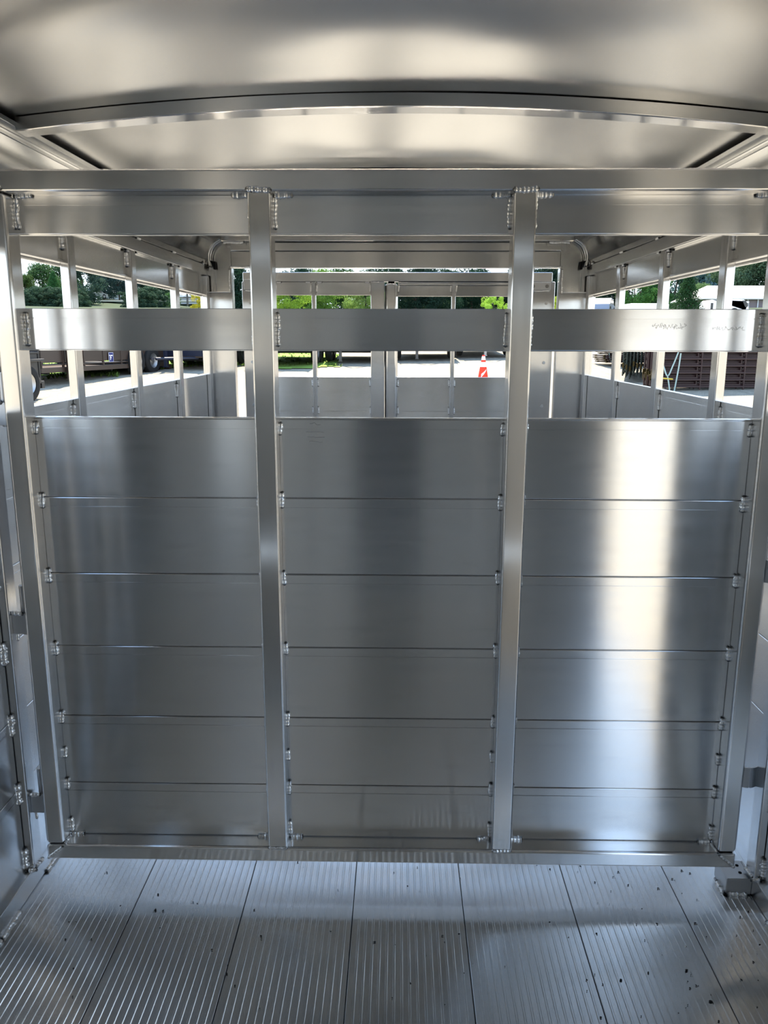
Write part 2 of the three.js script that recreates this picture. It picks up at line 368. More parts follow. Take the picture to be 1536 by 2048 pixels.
function weldMat2() { return (weldMat2.m ??= metal({ color: new THREE.Color().setRGB(0.7, 0.7, 0.69), roughness: 0.3 })); }

// nose wall behind the camera
const front = struct('wall_front');
const nosePaint = new THREE.MeshStandardMaterial({ color: 0xdcdcd6, roughness: 0.6 });  // pale colour invented to give the gate lighter reflected bands beside the dark panel
for (let k = 0; k < 10; k++) part('wall_plank', push(plankOutline(2.08 - (k + 1) * 0.2055 + 0.0004, 2.08 - k * 0.2055, ZF, ZF + 0.024), 'x', -1.06, 1.075), nosePaint, front);
part('person_stand_in', bar(-0.30, 0.19, 0.03, 1.8, ZF - 0.02, ZF - 0.001, 'y', 0.004), new THREE.MeshStandardMaterial({ color: 0x39424c, roughness: 0.6 }), front);  // dark panel added to stand in for a person mirrored in the gate
for (const x of [-0.62, 0.62]) part('wall_post', bar(x - 0.026, x + 0.026, 0.02, 2.08, ZF - 0.03, ZF, 'y', 0.004), tubeAlu, front);

// ------------------------------------------------------------------ the centre gate, a thing that swings
const gate = thing('trailer_gate', 'wide brushed aluminium trailer gate with three bays of welded planks across the trailer', 'gate');
const GZ = -1.98, PZ = -2.034;
const COLS = [[-0.912, -0.336], [-0.284, 0.2885], [0.3405, 0.9115]];
{
  const R = (n, x0, x1, y0, y1, z0, z1, g, r) => part(n, bar(x0, x1, y0, y1, z0, z1, g, r), g === 'y' ? tubeAlu : brushed, gate);
  R('top_rail', -0.963, 0.963, 1.866, 1.916, GZ, GZ - 0.07, 'x', 0.006);
  R('bottom_rail', -0.963, 0.963, 0.091, 0.138, GZ, GZ - 0.07, 'x', 0.008);
  R('stile', -0.963, -0.9115, 0.138, 1.866, GZ, GZ - 0.07, 'y', 0.009);
  R('stile', 0.9115, 0.963, 0.138, 1.866, GZ, GZ - 0.07, 'y', 0.009);
  R('post', -0.3365, -0.2835, 0.138, 1.866, GZ, GZ - 0.07, 'y', 0.005);
  R('post', 0.288, 0.3405, 0.138, 1.866, GZ, GZ - 0.07, 'y', 0.005);
  const tops = [1.3286, 1.123, 0.9165, 0.711, 0.505, 0.3, 0.138];
  COLS.forEach(([a, b], c) => {
    part('slat', push(plankOutline(1.7755, 1.8662, PZ, PZ - 0.02), 'x', a, b), brushed, gate);
    part('slat', push(plankOutline(1.499, 1.602, PZ, PZ - 0.02), 'x', a, b), brushed, gate);
    for (let k = 0; k < 6; k++) part('plank', push(plankOutline(tops[k + 1] + (k < 5 ? 0.0006 : 0), tops[k], PZ - (k % 2) * 0.0003, PZ - 0.022), 'x', a + 0.0012, b - 0.0012), brushed, gate);
    R('cap', a, b, 1.3286, 1.3325, PZ + 0.001, PZ - 0.026, 'x', 0.0018);
    // welds down both ends of the bay
    for (const [x, s] of [[a, 1], [b, -1]]) {
      const p = (y, l, r = 0.006) => weld(gate, [x + s * 0.0035, y, PZ + 0.003], l, 'y', r * 0.85);
      p(1.305, 0.036, 0.0065);
      for (const y of [1.118, 0.911, 0.706, 0.5, 0.295]) p(y + rr(-0.004, 0.004), rr(0.038, 0.048), 0.0072);
      p(0.395, 0.036, 0.0065); p(0.168, 0.05, 0.0065);
      p(1.551, 0.085, 0.0068); p(1.825, 0.078, 0.0068);
      weld(gate, [x + s * 0.024, 1.8645, PZ + 0.003], 0.05, 'x', 0.0062);
      weld(gate, [x + s * 0.02, 0.1395, PZ + 0.003], 0.04, 'x', 0.0062);
    }
  });
  for (const x of [-0.31, 0.3145]) { weld(gate, [x, 1.869, GZ + 0.0], 0.064, 'x', 0.0072); weld(gate, [x, 0.137, GZ + 0.0], 0.056, 'x', 0.005); }
  for (const s of [-1, 1]) {
    weld(gate, [s * 0.938, 0.1145, GZ], 0.062, 'y', 0.0045, -s * -0.83);
    weld(gate, [s * 0.911, 0.139, GZ - 0.025], 0.05, 'z', 0.004);
    weld(gate, [s * 0.938, 1.889, GZ], 0.062, 'y', 0.0052, -s * 0.83);
  }
  // rubbed pencil writing, scuffs and drip stains on the faces of the boards
  const mark = (list) => { const gs = list.map(([x0, y0, x1, y1, w]) => { const g = new THREE.BoxGeometry(Math.hypot(x1 - x0, y1 - y0), w ?? 0.0012, 0.0002); g.rotateZ(Math.atan2(y1 - y0, x1 - x0)); return g.translate((x0 + x1) / 2, (y0 + y1) / 2, PZ + 0.0006); }); part('scuff_marks', mergeGeometries(gs), scuff, gate); };
  reseed(515);
  const scribble = (x0, x1, y, h, n) => { const l = []; let px = x0, py = y; for (let k = 0; k < n; k++) { const nx = x0 + (x1 - x0) * (k + 1) / n + rr(-0.004, 0.004), ny = y + rr(-h, h); l.push([px, py, nx, ny, 0.0014]); px = nx; py = ny; } return l; };
  mark(scribble(0.645, 0.727, 1.561, 0.0075, 64)); mark(scribble(0.79, 0.87, 1.556, 0.005, 46));
  mark([...scribble(-0.205, -0.178, 1.318, 0.004, 4), ...scribble(-0.215, -0.17, 1.297, 0.002, 4), ...scribble(-0.212, -0.17, 1.284, 0.002, 5), ...scribble(-0.208, -0.172, 1.272, 0.002, 4)]);
  // hinges on the left stile
  for (const y of [1.36, 0.805, 0.275]) {
    const h = part('hinge', mergeGeometries([bar(-1.0, -0.96, y - 0.045, y + 0.012, GZ - 0.018, GZ - 0.012, 'x', 0.001), bar(-0.99, -0.945, y - 0.045, y + 0.005, GZ - 0.05, GZ - 0.044, 'x', 0.001)]), castAlu, gate);
    part('hinge_pin', rod([-0.972, y - 0.05, GZ - 0.03], [-0.972, y + 0.085, GZ - 0.03], 0.010, 14).toNonIndexed(), castAlu, h);
    weld(gate, [-0.985, y + 0.012, GZ - 0.012], 0.035, 'x', 0.006);
    weld(gate, [-0.99, y - 0.052, GZ - 0.016], 0.03, 'y', 0.004);
  }
  // latch straps on the right stile
  const strap = (x0, x1, dz) => { const o = []; for (let k = 0; k <= 8; k++) { const t = k / 8; o.push([x0 + (x1 - x0) * t, dz(t)]); } for (let k = 8; k >= 0; k--) { const t = k / 8; o.push([x0 + (x1 - x0) * t, dz(t) - 0.006]); } return o; };
  for (const y of [0.33, 0.92]) {
    const l = part('latch_strap', push(strap(0.958, 0.992, (t) => GZ - 0.05 + 0.016 * Math.sin(t * 1.6)), 'y', y - 0.01, y + 0.05, 0.6), castAlu, gate);
    part('latch_plate', push(strap(0.994, 1.02, (t) => GZ - 0.034 - 0.012 * (1 - Math.cos(t * 1.6))), 'y', y - 0.01, y + 0.05, 0.6), castAlu, l);
  }
}
// stop block welded to the floor under the gate's right corner
{
  const b = thing('gate_stop', 'small square aluminium stop block welded to the floor under the gate corner', 'block', [0.984, 0, -2.03]);
  part('body', bar(-0.036, 0.036, 0.002, 0.052, -0.045, 0.04, 'x', 0.003), castAlu, b);
  for (const [x, z] of [[-0.018, -0.018], [0.012, 0.012], [0.016, -0.02]]) part('bolt_hole', new THREE.CylinderGeometry(0.0048, 0.0048, 0.002, 12).translate(x, 0.0522, z), blackGap, b);
  weld(b, [-0.004, 0.004, 0.042], 0.062, 'x', 0.008); weld(b, [-0.038, 0.004, 0.012], 0.06, 'z', 0.008);
}
// thin cable looped over the right stile
tag(part('cable', tube([[1.03, 1.8, -2.2], [1.0, 1.72, -2.1], [0.985, 1.66, -2.08], [0.97, 1.63, -2.068], [0.955, 1.602, -2.062]], 0.0028, 24, 6), metal({ color: 0xb9bab8, roughness: 0.4 })), 'thin grey cable hanging beside the upper right end of the trailer gate', 'cable');

// ------------------------------------------------------------------ rear door in the doorway
const rear = thing('rear_door', 'rear trailer door with open slots, wide riveted stiles and twin centre posts', 'door');
{
  const Z = ZB - 0.075, R = (n, x0, x1, y0, y1, z0, z1, g, r) => part(n, bar(x0, x1, y0, y1, z0, z1, g, r), g === 'y' ? wallTube : slatAlu, rear);
  R('top_rail', -0.84, 0.855, 1.834, 1.884, Z, Z - 0.045, 'x', 0.004);
  R('bottom_rail', -0.84, 0.855, 0.06, 0.11, Z, Z - 0.045, 'x', 0.004);
  const sl = R('stile', -0.845, -0.665, 0.03, 1.834, Z + 0.004, Z - 0.04, 'y', 0.003), sr = R('stile', 0.625, 0.87, 0.03, 1.834, Z + 0.004, Z - 0.04, 'y', 0.003);
  const cl = R('centre_post', -0.137, -0.062, 0.08, 1.834, Z + 0.002, Z - 0.045, 'y', 0.004);
  R('centre_post', -0.06, 0.012, 0.08, 1.834, Z + 0.006, Z - 0.045, 'y', 0.02);
  R('post', -0.463, -0.44, 0.08, 1.834, Z, Z - 0.04, 'y', 0.004); R('post', 0.307, 0.329, 0.08, 1.834, Z, Z - 0.04, 'y', 0.004);
  const bays = [[-0.665, -0.463], [-0.44, -0.137], [0.012, 0.307], [0.329, 0.625]];
  const tops = [1.317, 1.125, 0.92, 0.715, 0.51, 0.305, 0.11];
  bays.forEach(([a, b], i) => {
    R('slat', a, b, i < 2 ? 1.763 : 1.757, i < 2 ? 1.834 : 1.815, Z - 0.02, Z - 0.035, 'x', 0.002);
    for (let k = 0; k < 6; k++) part('plank', push(plankOutline(tops[k + 1] + 0.0006, tops[k], Z - 0.02, Z - 0.04), 'x', a, b), wallAlu, rear);
    for (const [x, s] of [[a, 1], [b, -1]]) {
      for (const y of [1.285, 1.13]) weld(rear, [x + s * 0.004, y, Z - 0.017], 0.045, 'y', 0.005);
      weld(rear, [x + s * 0.004, 1.8, Z - 0.017], 0.045, 'y', 0.004); weld(rear, [x + s * 0.02, 1.832, Z - 0.017], 0.035, 'x', 0.005);
    }
  });
  for (const x of [0.06, 0.19, 0.36, 0.5]) weld(rear, [x, 1.828, Z - 0.012], 0.05, 'x', 0.006);
  R('rail_flange', 0.012, 0.625, 1.815, 1.834, Z + 0.001, Z - 0.03, 'x', 0.006);
  for (const [st, xs] of [[sl, [-0.8, -0.72]], [sr, [0.745, 0.825]]]) for (const x of xs) for (const y of [1.72, 1.4, 1.16, 0.6, 0.2]) {
    const s = part('screw', new THREE.CylinderGeometry(0.0075, 0.009, 0.005, 14).rotateX(Math.PI / 2).translate(x, y, Z + 0.0055), castAlu, st);
  }
  const pl = part('end_plate', bar(0.735, 0.845, 1.79, 1.83, Z + 0.004, Z + 0.009, 'x', 0.002), castAlu, sr);
  for (const x of [0.75, 0.825]) part('screw', new THREE.CylinderGeometry(0.009, 0.01, 0.006, 14).rotateX(Math.PI / 2).translate(x, 1.81, Z + 0.011), darkSteel, sr);
  weld(rear, [0.79, 1.786, Z + 0.006], 0.11, 'x', 0.005); weld(rear, [-0.77, 1.786, Z + 0.006], 0.12, 'x', 0.005);
  part('end_plate', bar(-0.835, -0.7, 1.79, 1.845, Z + 0.004, Z + 0.009, 'x', 0.002), castAlu, sl);
}
// ------------------------------------------------------------------ outside: ground
const speck = texture(512, 512, (u, v, x, y) => {
  const n = 0.5 + 0.5 * noise.noise3d(Math.cos(u * 6.283) * 2, Math.sin(u * 6.283) * 2, Math.cos(v * 6.283) * 2 + Math.sin(v * 6.283) * 0.7), k = 0.30 + 0.46 * Math.sqrt(rnd()) + 0.1 * n;
  return [k, k * 0.955, k * 0.86];
}, true, 3.1, 3.1);
const speckBump = texture(512, 512, () => { const k = rnd(); return [k, k, k]; }, false, 3.1, 3.1);
const gravel = new THREE.MeshStandardMaterial({ color: 0xffffff, map: speck, bumpMap: speckBump, bumpScale: 0.02, roughness: 0.95 });
const lawnMat = new THREE.MeshStandardMaterial({ color: 0x37472a, roughness: 1 });  // shade under the trees darkened into the turf colour
function terrain(test, step, R0, lift) {
  const pos = [], uv = [], idx = [], id = new Map();
  const coords = (R) => { const a = []; for (let v = -R; v <= R + 1e-6; v += step) a.push(v); return a; };
  const xs = coords(R0);
  const vid = (i, j) => { const k = i * 10000 + j; if (!id.has(k)) { const x = xs[i], z = xs[j]; id.set(k, pos.length / 3); pos.push(x, ground(x, z) + lift, z); uv.push(x, z); } return id.get(k); };
  for (let i = 0; i < xs.length - 1; i++) for (let j = 0; j < xs.length - 1; j++) {
    if (!test(xs[i] + step / 2, xs[j] + step / 2)) continue;
    const a = vid(i, j), b = vid(i + 1, j), c = vid(i + 1, j + 1), d = vid(i, j + 1); idx.push(a, c, b, a, d, c);
  }
  const g = new THREE.BufferGeometry();
  g.setAttribute('position', new THREE.Float32BufferAttribute(pos, 3)); g.setAttribute('uv', new THREE.Float32BufferAttribute(uv, 2));
  g.setIndex(idx); g.computeVertexNormals(); return g;
}
const lot = struct('gravel_lot');
part('gravel', terrain((x, z) => Math.hypot(x, z) < 70, 1, 70, 0), gravel, lot);
const meadow = struct('meadow_ground');
part('turf', terrain((x, z) => Math.hypot(x, z) > 62, 6, 300, -0.05), lawnMat, meadow);
{                                                                    // bright grass verge behind the parked trailers
  reseed(77);
  const blade = new Soup();
  for (let k = 0; k < 5; k++) { const a = k * 1.3, w = 0.018, dx = Math.cos(a), dz = Math.sin(a); blade.quad([-dz * w, 0, dx * w], [dz * w, 0, -dx * w], [dx * 0.07 + dz * w * 0.3, 0.2, dz * 0.07 - dx * w * 0.3], [dx * 0.07 - dz * w * 0.3, 0.2, dz * 0.07 + dx * w * 0.3], [0, 1, 0], [[0, 0], [1, 0], [1, 1], [0, 1]]); }
  part('verge_turf', terrain((x, z) => { const az = Math.atan2(x, -z), r = Math.hypot(x, z); return az > -0.56 && az < -0.075 && r > 23 + (az > -0.17 ? 1.9 : az > -0.335 ? 2.6 : 0) + 0.5 * noise.noise3d(az * 20, 1, 1) && r < 31; }, 0.2, 32, 0.025), new THREE.MeshStandardMaterial({ color: 0x88ab46, roughness: 1 }), meadow);
  const N = 1600, im = new THREE.InstancedMesh(blade.build(), new THREE.MeshStandardMaterial({ color: 0xa3c552, roughness: 1, side: THREE.DoubleSide }), N), m = new THREE.Matrix4(), q = new THREE.Quaternion(), e = new THREE.Euler();
  for (let k = 0; k < N; k++) {
    const az = rr(-0.52, -0.07), r0 = 22.6 + 1.2 * noise.noise3d(az * 9, 2, 3), r = r0 + 7 * rnd() ** 1.6 + (az > -0.17 ? 2.2 : az > -0.335 ? 2.9 : 0), x = Math.sin(az) * r, z = -Math.cos(az) * r, s = rr(0.5, 1.1) * (az > -0.17 ? 0.45 : 0.6);
    m.compose(new THREE.Vector3(x, ground(x, z), z), q.setFromEuler(e.set(0, rnd() * 6, 0)), new THREE.Vector3(s * 1.6, s, s * 1.6)); im.setMatrixAt(k, m);
    im.setColorAt(k, new THREE.Color().setScalar(rr(0.75, 1.15)));
  }
  im.name = 'grass_verge'; tag(im, 'bright green grass verge growing behind the parked trailers', 'grass', null, 'stuff'); scene.add(im);
}

// ------------------------------------------------------------------ outside: where a pixel's column lies at a depth
const columnX = (px, d) => EYE.x + (px - 797) * d * 0.975 / 1600;

// parked livestock and flatbed trailers; x runs along the trailer, +x the hitch end
const wheelGeo = (() => {
  const tyre = new THREE.LatheGeometry([[0.21, -0.1], [0.3, -0.11], [0.355, -0.085], [0.368, -0.05], [0.368, 0.05], [0.355, 0.085], [0.3, 0.11], [0.21, 0.1]].map((p) => new THREE.Vector2(...p)), 28).rotateX(Math.PI / 2);
  const rim = new THREE.LatheGeometry([[0.001, 0.04], [0.06, 0.05], [0.075, 0.03], [0.15, 0.035], [0.2, 0.085], [0.215, 0.09], [0.215, -0.09], [0.001, -0.09]].map((p) => new THREE.Vector2(...p)), 20).rotateX(Math.PI / 2);
  return { tyre, rim };
})();
function parkedTrailer(name, label, px, d, turn, o) {
  const x = columnX(px, d), t = thing(name, label, 'trailer', [x, ground(x, -d), -d], turn, o.group);
  const L = o.length ?? 4.6, W = 1.9, fl = o.floor ?? 0.45, P = o.paint, F = o.frame ?? P;
  const bx = (n, a, b, c, e, f, g, m, p) => part(n, bar(a, b, c, e, f, g, 'x', 0.006), m, p ?? t);
  for (const s of [-1, 1]) {
    const z0 = s * W / 2, z1 = s * (W / 2 - 0.05);
    bx('side_sill', -L / 2, L / 2, fl - 0.1, fl + 0.02, z0, z1, F);
    if (o.sides !== false) {
      const y0 = o.slots ? fl + 0.13 : fl + 0.02;
      bx('side_panel', -L / 2, L / 2, y0, fl + 0.5, s * (W / 2 - 0.015), s * (W / 2 - 0.03), P);
      if (o.slots) bx('slot_rail', -L / 2, L / 2, fl + 0.065, fl + 0.09, z0, z1, F);
      bx('side_rail', -L / 2, L / 2, fl + 0.5, fl + 0.54, s * (W / 2 + 0.005), z1, F);
      for (let k = 0; k < 3; k++) bx('side_rail', -L / 2, L / 2, fl + 0.66 + k * 0.16, fl + 0.72 + k * 0.16, s * (W / 2 - 0.01), s * (W / 2 - 0.03), F);
      const n = Math.round(L / 0.75);
      for (let k = 0; k <= n; k++) { const u = -L / 2 + 0.025 + (L - 0.05) * k / n; bx('side_post', u - 0.025, u + 0.025, fl, fl + 1.1, z0, z1, F); }
      if (o.tape) for (let k = 0; k < 14; k++) part('reflective_tape', bar(-L / 2 + 0.1 + k * 0.3, -L / 2 + 0.1 + k * 0.3 + 0.15, fl + 0.39, fl + 0.44, s * (W / 2 - 0.01), s * (W / 2 - 0.014), 'x', 0.001), k % 2 ? M.tapeRed : M.tapeWhite, t);
    }
    for (const u of o.wheels ?? [-0.15, -0.95]) {
      const w = part('wheel', wheelGeo.tyre, rubber, t, [u, 0.368, s * (W / 2 - 0.02)]); if (s < 0) w.rotation.y = Math.PI;
      part('rim', wheelGeo.rim, o.rim ?? M.rim, w);
    }
    if (!o.noFender) { const ws = o.wheels ?? [-0.15, -0.95], c = (ws[0] + ws[ws.length - 1]) / 2, h = Math.abs(ws[0] - ws[ws.length - 1]) / 2 + 0.48; bx('fender', c - h, c + h, 0.8, 0.85, s * (W / 2 - 0.16), s * (W / 2 + 0.12), F); }
  }
  bx('deck', -L / 2, L / 2, fl - 0.04, fl, -W / 2 + 0.05, W / 2 - 0.05, M.deck);
  for (let k = 0; k < 5; k++) bx('cross_member', -L / 2 + 0.3 + k * (L - 0.6) / 4 - 0.03, -L / 2 + 0.3 + k * (L - 0.6) / 4 + 0.03, fl - 0.14, fl - 0.04, -W / 2 + 0.05, W / 2 - 0.05, M.black);
  bx('axle', -0.99, -0.11, 0.3, 0.36, -W / 2 + 0.1, W / 2 - 0.1, M.black);
  bx('rear_bumper', -L / 2 - 0.1, -L / 2, fl - 0.2, fl - 0.05, -W / 2, W / 2, o.bumper ?? F);
  if (o.sides !== false) { bx('front_panel', L / 2 - 0.03, L / 2, fl, fl + 0.85, -W / 2, W / 2, P); bx('rear_gate', -L / 2, -L / 2 + 0.03, fl, fl + 0.6, -W / 2, W / 2, P); }
  for (const s of [-1, 1]) part('tongue', rod([L / 2 - 0.1, fl - 0.05, s * 0.7], [L / 2 + 1.1, fl - 0.05, s * 0.05], 0.04, 6).toNonIndexed(), F, t);
  const jk = o.jack ?? [L / 2 + 0.5, 0];
  const j = part('jack_leg', bar(jk[0] - 0.045, jk[0] + 0.045, 0.03, o.jackTop ?? 0.95, jk[1] - 0.045, jk[1] + 0.045, 'y', 0.006), o.jackPaint ?? F, t);
  part('jack_foot', bar(jk[0] - 0.06, jk[0] + 0.06, 0.0, 0.03, jk[1] - 0.06, jk[1] + 0.06, 'x', 0.003), o.jackPaint ?? F, j);
  return t;
}
const M = {
  brown: paint(0x35271f), navy: paint(0x0d1730), green: paint(0x0f5a45), blackPaint: paint(0x17181a), grey: paint(0x55524e), tan: paint(0x8c7a66),
  black: new THREE.MeshStandardMaterial({ color: 0x101010, roughness: 0.8 }), deck: new THREE.MeshStandardMaterial({ color: 0x4a3b2e, roughness: 0.9 }),
  rim: metal({ color: 0xb8b8b8, roughness: 0.4 }), tapeRed: new THREE.MeshStandardMaterial({ color: 0xb51a1e, roughness: 0.5 }), tapeWhite: new THREE.MeshStandardMaterial({ color: 0xf0f0ee, roughness: 0.5 }),
  white: paint(0xf0f2f4), glass: paint(0x0b0e12, 0.08),
};
const brownTrailer = parkedTrailer('livestock_trailer', 'brown livestock trailer with red and white tape strip and a blue sign', 152, 21.3, -1.823, { paint: M.brown, length: 5.6, floor: 0.29, slots: true, tape: true, wheels: [-1.05, -1.85], jack: [1.9, -1.02], jackTop: 1.2, noFender: true });
{
  const c = document.createElement('canvas'); c.width = 128; c.height = 160; const g = c.getContext('2d');
  g.fillStyle = '#14206a'; g.fillRect(0, 0, 128, 160); g.strokeStyle = '#c8cbe0'; g.lineWidth = 7; g.strokeRect(3, 3, 122, 154);
  g.strokeStyle = g.fillStyle = '#ffffff'; g.lineWidth = 9;
  g.beginPath(); g.moveTo(10, 40); g.lineTo(34, 60); g.moveTo(34, 36); g.lineTo(44, 60); g.stroke();
  g.fillRect(54, 42, 10, 22); g.fillRect(68, 42, 10, 22); g.fillRect(82, 42, 9, 22); g.fillRect(95, 42, 12, 22); g.fillRect(54, 42, 56, 9);
  g.beginPath(); g.moveTo(36, 68); g.lineTo(54, 62); g.lineTo(62, 78); g.lineTo(78, 84); g.lineTo(70, 96); g.lineTo(58, 100); g.lineTo(54, 128); g.lineTo(38, 132); g.lineTo(40, 100); g.closePath(); g.fill();
  const t = new THREE.CanvasTexture(c); t.colorSpace = THREE.SRGBColorSpace; t.magFilter = THREE.LinearFilter;
  const m = part('sign', new THREE.BoxGeometry(0.2, 0.24, 0.006), [M.tapeWhite, M.tapeWhite, M.tapeWhite, M.tapeWhite, M.tapeWhite, new THREE.MeshStandardMaterial({ map: t, roughness: 0.4 })], brownTrailer, [0.1, 0.5, -0.965]);
  m.userData.label = 'blue sign with white lettering';
}
parkedTrailer('livestock_trailer', 'dark navy trailer parked behind the brown trailer with the sign', 412, 25.6, -1.823, { paint: M.navy, length: 4.2, floor: 0.3, wheels: [0.4, -0.4], bumper: M.brown });
parkedTrailer('flatbed_trailer', 'black trailer whose corner and tyre show at the far left edge', -142, 15, -1.75, { paint: M.blackPaint, length: 3.4, wheels: [-0.4, -1.2], jack: [1.95, 0.2] });
parkedTrailer('livestock_trailer', 'dark green trailer behind the left bay of the rear door', 580, 26.8, -1.62, { paint: M.green, length: 4.4, floor: 0.5, wheels: [0.9, 0.1], jack: [2.5, 0.7] });
parkedTrailer('flatbed_trailer', 'dark trailer with a jack leg behind the rear door, left of its centre posts', 719, 28, -1.6, { paint: M.tan, frame: M.black, length: 3.4, floor: 0.42, wheels: [1.3, 0.5], jack: [1.9, 0.5], jackPaint: M.grey });
parkedTrailer('flatbed_trailer', 'dark trailer with a jack leg behind the rear door, just right of its centre posts', 846, 29.2, -1.56, { paint: M.tan, frame: M.black, length: 3.4, floor: 0.42, wheels: [1.3, 0.5], jack: [1.9, 0.3], jackPaint: M.grey });
parkedTrailer('flatbed_trailer', 'dark trailer with a pale jack leg parked behind the traffic cone', 957, 30.5, -1.5, { paint: M.white, frame: M.black, length: 3.4, floor: 0.42, wheels: [1.3, 0.5], jack: [1.9, 0.1], jackPaint: M.rim });

// traffic cone
{
  const d = 20.2, x = columnX(966.5, d), t = thing('traffic_cone', 'orange traffic cone with white bands on the gravel', 'cone', [x, ground(x, -d), -d]);
  const or = new THREE.MeshStandardMaterial({ color: 0xff3b14, roughness: 0.5 }), wh = new THREE.MeshStandardMaterial({ color: 0xf6f6f4, roughness: 0.4 });
  const R = (y) => 0.15 - 0.118 * (y - 0.03) / 0.69, seg = (a, b, e = 0) => new THREE.LatheGeometry([[R(a) - 0.012, a], [R(a) + e, a], [R(b) + e, b], [R(b) - 0.012, b]].map((p) => new THREE.Vector2(...p)), 32);
  part('cone_body', seg(0.03, 0.72), or, t);
  part('base', bar(-0.18, 0.18, 0, 0.03, -0.18, 0.18, 'x', 0.012), or, t);
  part('white_band', seg(0.43, 0.55, 0.003), wh, t); part('white_band', seg(0.6, 0.69, 0.003), wh, t);
  const pa = []; for (let k = 0; k <= 8; k++) { const y = 0.19 + 0.17 * k / 8, a = -0.5 + 1.3 * k / 8; pa.push([a, y]); }
  const s = new Soup();
  for (let k = 0; k < 8; k++) { const P = (a, y) => [Math.sin(a) * (R(y) + 0.003), y, Math.cos(a) * (R(y) + 0.003)], [a, y] = pa[k], [b, y2] = pa[k + 1], w = 0.07 - 0.007 * k; s.quad(P(a, y - w * 0.2), P(b, y2 - w * 0.2), P(b, y2 + w), P(a, y + w), [0, 0.2, 0.98], [[0, 0], [1, 0], [1, 1], [0, 1]]); }
  part('sticker', s.build(), wh, t);
}

// ------------------------------------------------------------------ corral panels, standing or lying in strapped bundles
const red = paint(0x2a0709, 0.5), dkgreen = paint(0x0b2219, 0.5), brass = metal({ color: 0x4f452c, roughness: 0.6 });
function corralPanel(mat, label, group) {
  const t = thing('corral_panel', label, 'panel', [0, 0, 0], 0, group), L = 3.0, H = 1.55;
  for (let k = 0; k < 10; k++) part('rail', bar(-L / 2 + 0.02, L / 2 - 0.02, 0.07 + k * 0.155 - 0.024, 0.07 + k * 0.155 + 0.024, -0.016, 0.016, 'x', 0.012), mat, t);
  for (const x of [-L / 2, -0.5, 0.5, L / 2]) part('upright', bar(x - 0.02, x + 0.02, 0.0, H, -0.019, 0.019, 'y', 0.013), mat, t);
  for (const x of [-L / 2, L / 2]) for (const y of [0.2, 1.12]) part('connector', bar(x - 0.05, x + 0.045, y, y + 0.13, -0.024, 0.024, 'y', 0.008), brass, t);
  return t;
}
const NTH = ['nearest', 'second', 'third', 'fourth', 'fifth', 'sixth', 'seventh', 'eighth', 'ninth', 'tenth', 'eleventh', 'twelfth', 'thirteenth', 'fourteenth'];
function bundle(mat, label, group, list) {
  const first = corralPanel(mat, label(0), group);
  list.forEach(([x, y, z, ry, rx], i) => {
    let o = first; if (i) { o = first.clone(); o.name = numbered('corral_panel'); scene.add(o); }
    o.userData = { label: label(i), category: 'panel', group };
    o.position.set(x, y, z); o.rotation.set(rx ?? 0, ry, 0, 'YXZ');
  });
}
{
  reseed(91);
  const onEdge = (px, d, n, turn, gap) => { const out = []; for (let k = 0; k < n; k++) { const x0 = columnX(px, d), a = Math.cos(turn + Math.PI / 2), b = -Math.sin(turn + Math.PI / 2), j = rr(-0.05, 0.05), x = x0 + a * (k * gap) + Math.cos(turn) * j, z = -d + b * (k * gap) - Math.sin(turn) * j; out.push([x, ground(x0, -d) + 0.01 + (k % 4) * 0.04, z, turn]); } return out; };
  bundle(red, (i) => `dark red corral panel standing on edge, ${NTH[i]} from the front of the strapped bundle`, 'dark red corral panels standing in a strapped bundle', onEdge(1445, 18.5, 13, 0.05, 0.062));
  bundle(dkgreen, (i) => `dark green corral panel seen end-on, ${i ? NTH[i] : 'first'} from the right in the green bundle`, 'dark green corral panels seen end-on', onEdge(1316, 21.6, 11, 1.276, 0.084));
  const d = 25.6, x = columnX(1206, d) + 1.5;
  const flat = []; for (let k = 0; k < 14; k++) { const j = rr(-0.1, 0.1); flat.push([x + j, ground(x, -d) + 0.1 + k * 0.062, -d + 0.7 + rr(-0.04, 0.04), 0.05, -Math.PI / 2]); }
  bundle(red, (i) => `dark red corral panel lying flat, ${i ? NTH[i] : 'first'} from the bottom of the low red pile`, 'dark red corral panels lying in a pile', flat);
  const strapMat = new THREE.MeshStandardMaterial({ color: 0xa9beb8, roughness: 0.6 }), yellow = new THREE.MeshStandardMaterial({ color: 0xd8bd4a, roughness: 0.6 });
  const at = (px, py, dd) => [columnX(px, dd), 1.53 - (py - 677) / 1600 * dd * 1.0, -dd];
  const strap = (pts, m, label) => tag(part('strap', tube(pts, 0.016, 20, 6), m), label, 'strap');
  strap([at(1355, 702, 18.2), at(1346, 728, 18.2), at(1337, 748, 18.2), at(1327, 728, 18.3)], strapMat, 'pale webbing strap slanting across the corner between green and red panels');
  strap([at(1360, 704, 18.15), at(1358, 730, 18.15), at(1352, 782, 18.15)], strapMat, 'pale upright webbing strap round the near end of the red bundle');
  strap([at(1337, 748, 18.15), at(1341, 765, 18.15), at(1344, 781, 18.15)], strapMat, 'short pale strap end hanging to the gravel below the yellow strap');
  strap([at(1326, 752, 18.2), at(1336, 753, 18.15), at(1348, 754, 18.15)], yellow, 'short yellow strap tied across the panel ends');
  strap([at(1217, 702, 25), at(1220, 716, 25), at(1229, 735, 25), at(1214, 752, 25)], strapMat, 'light blue strap crossing the end of the flat red pile');
}

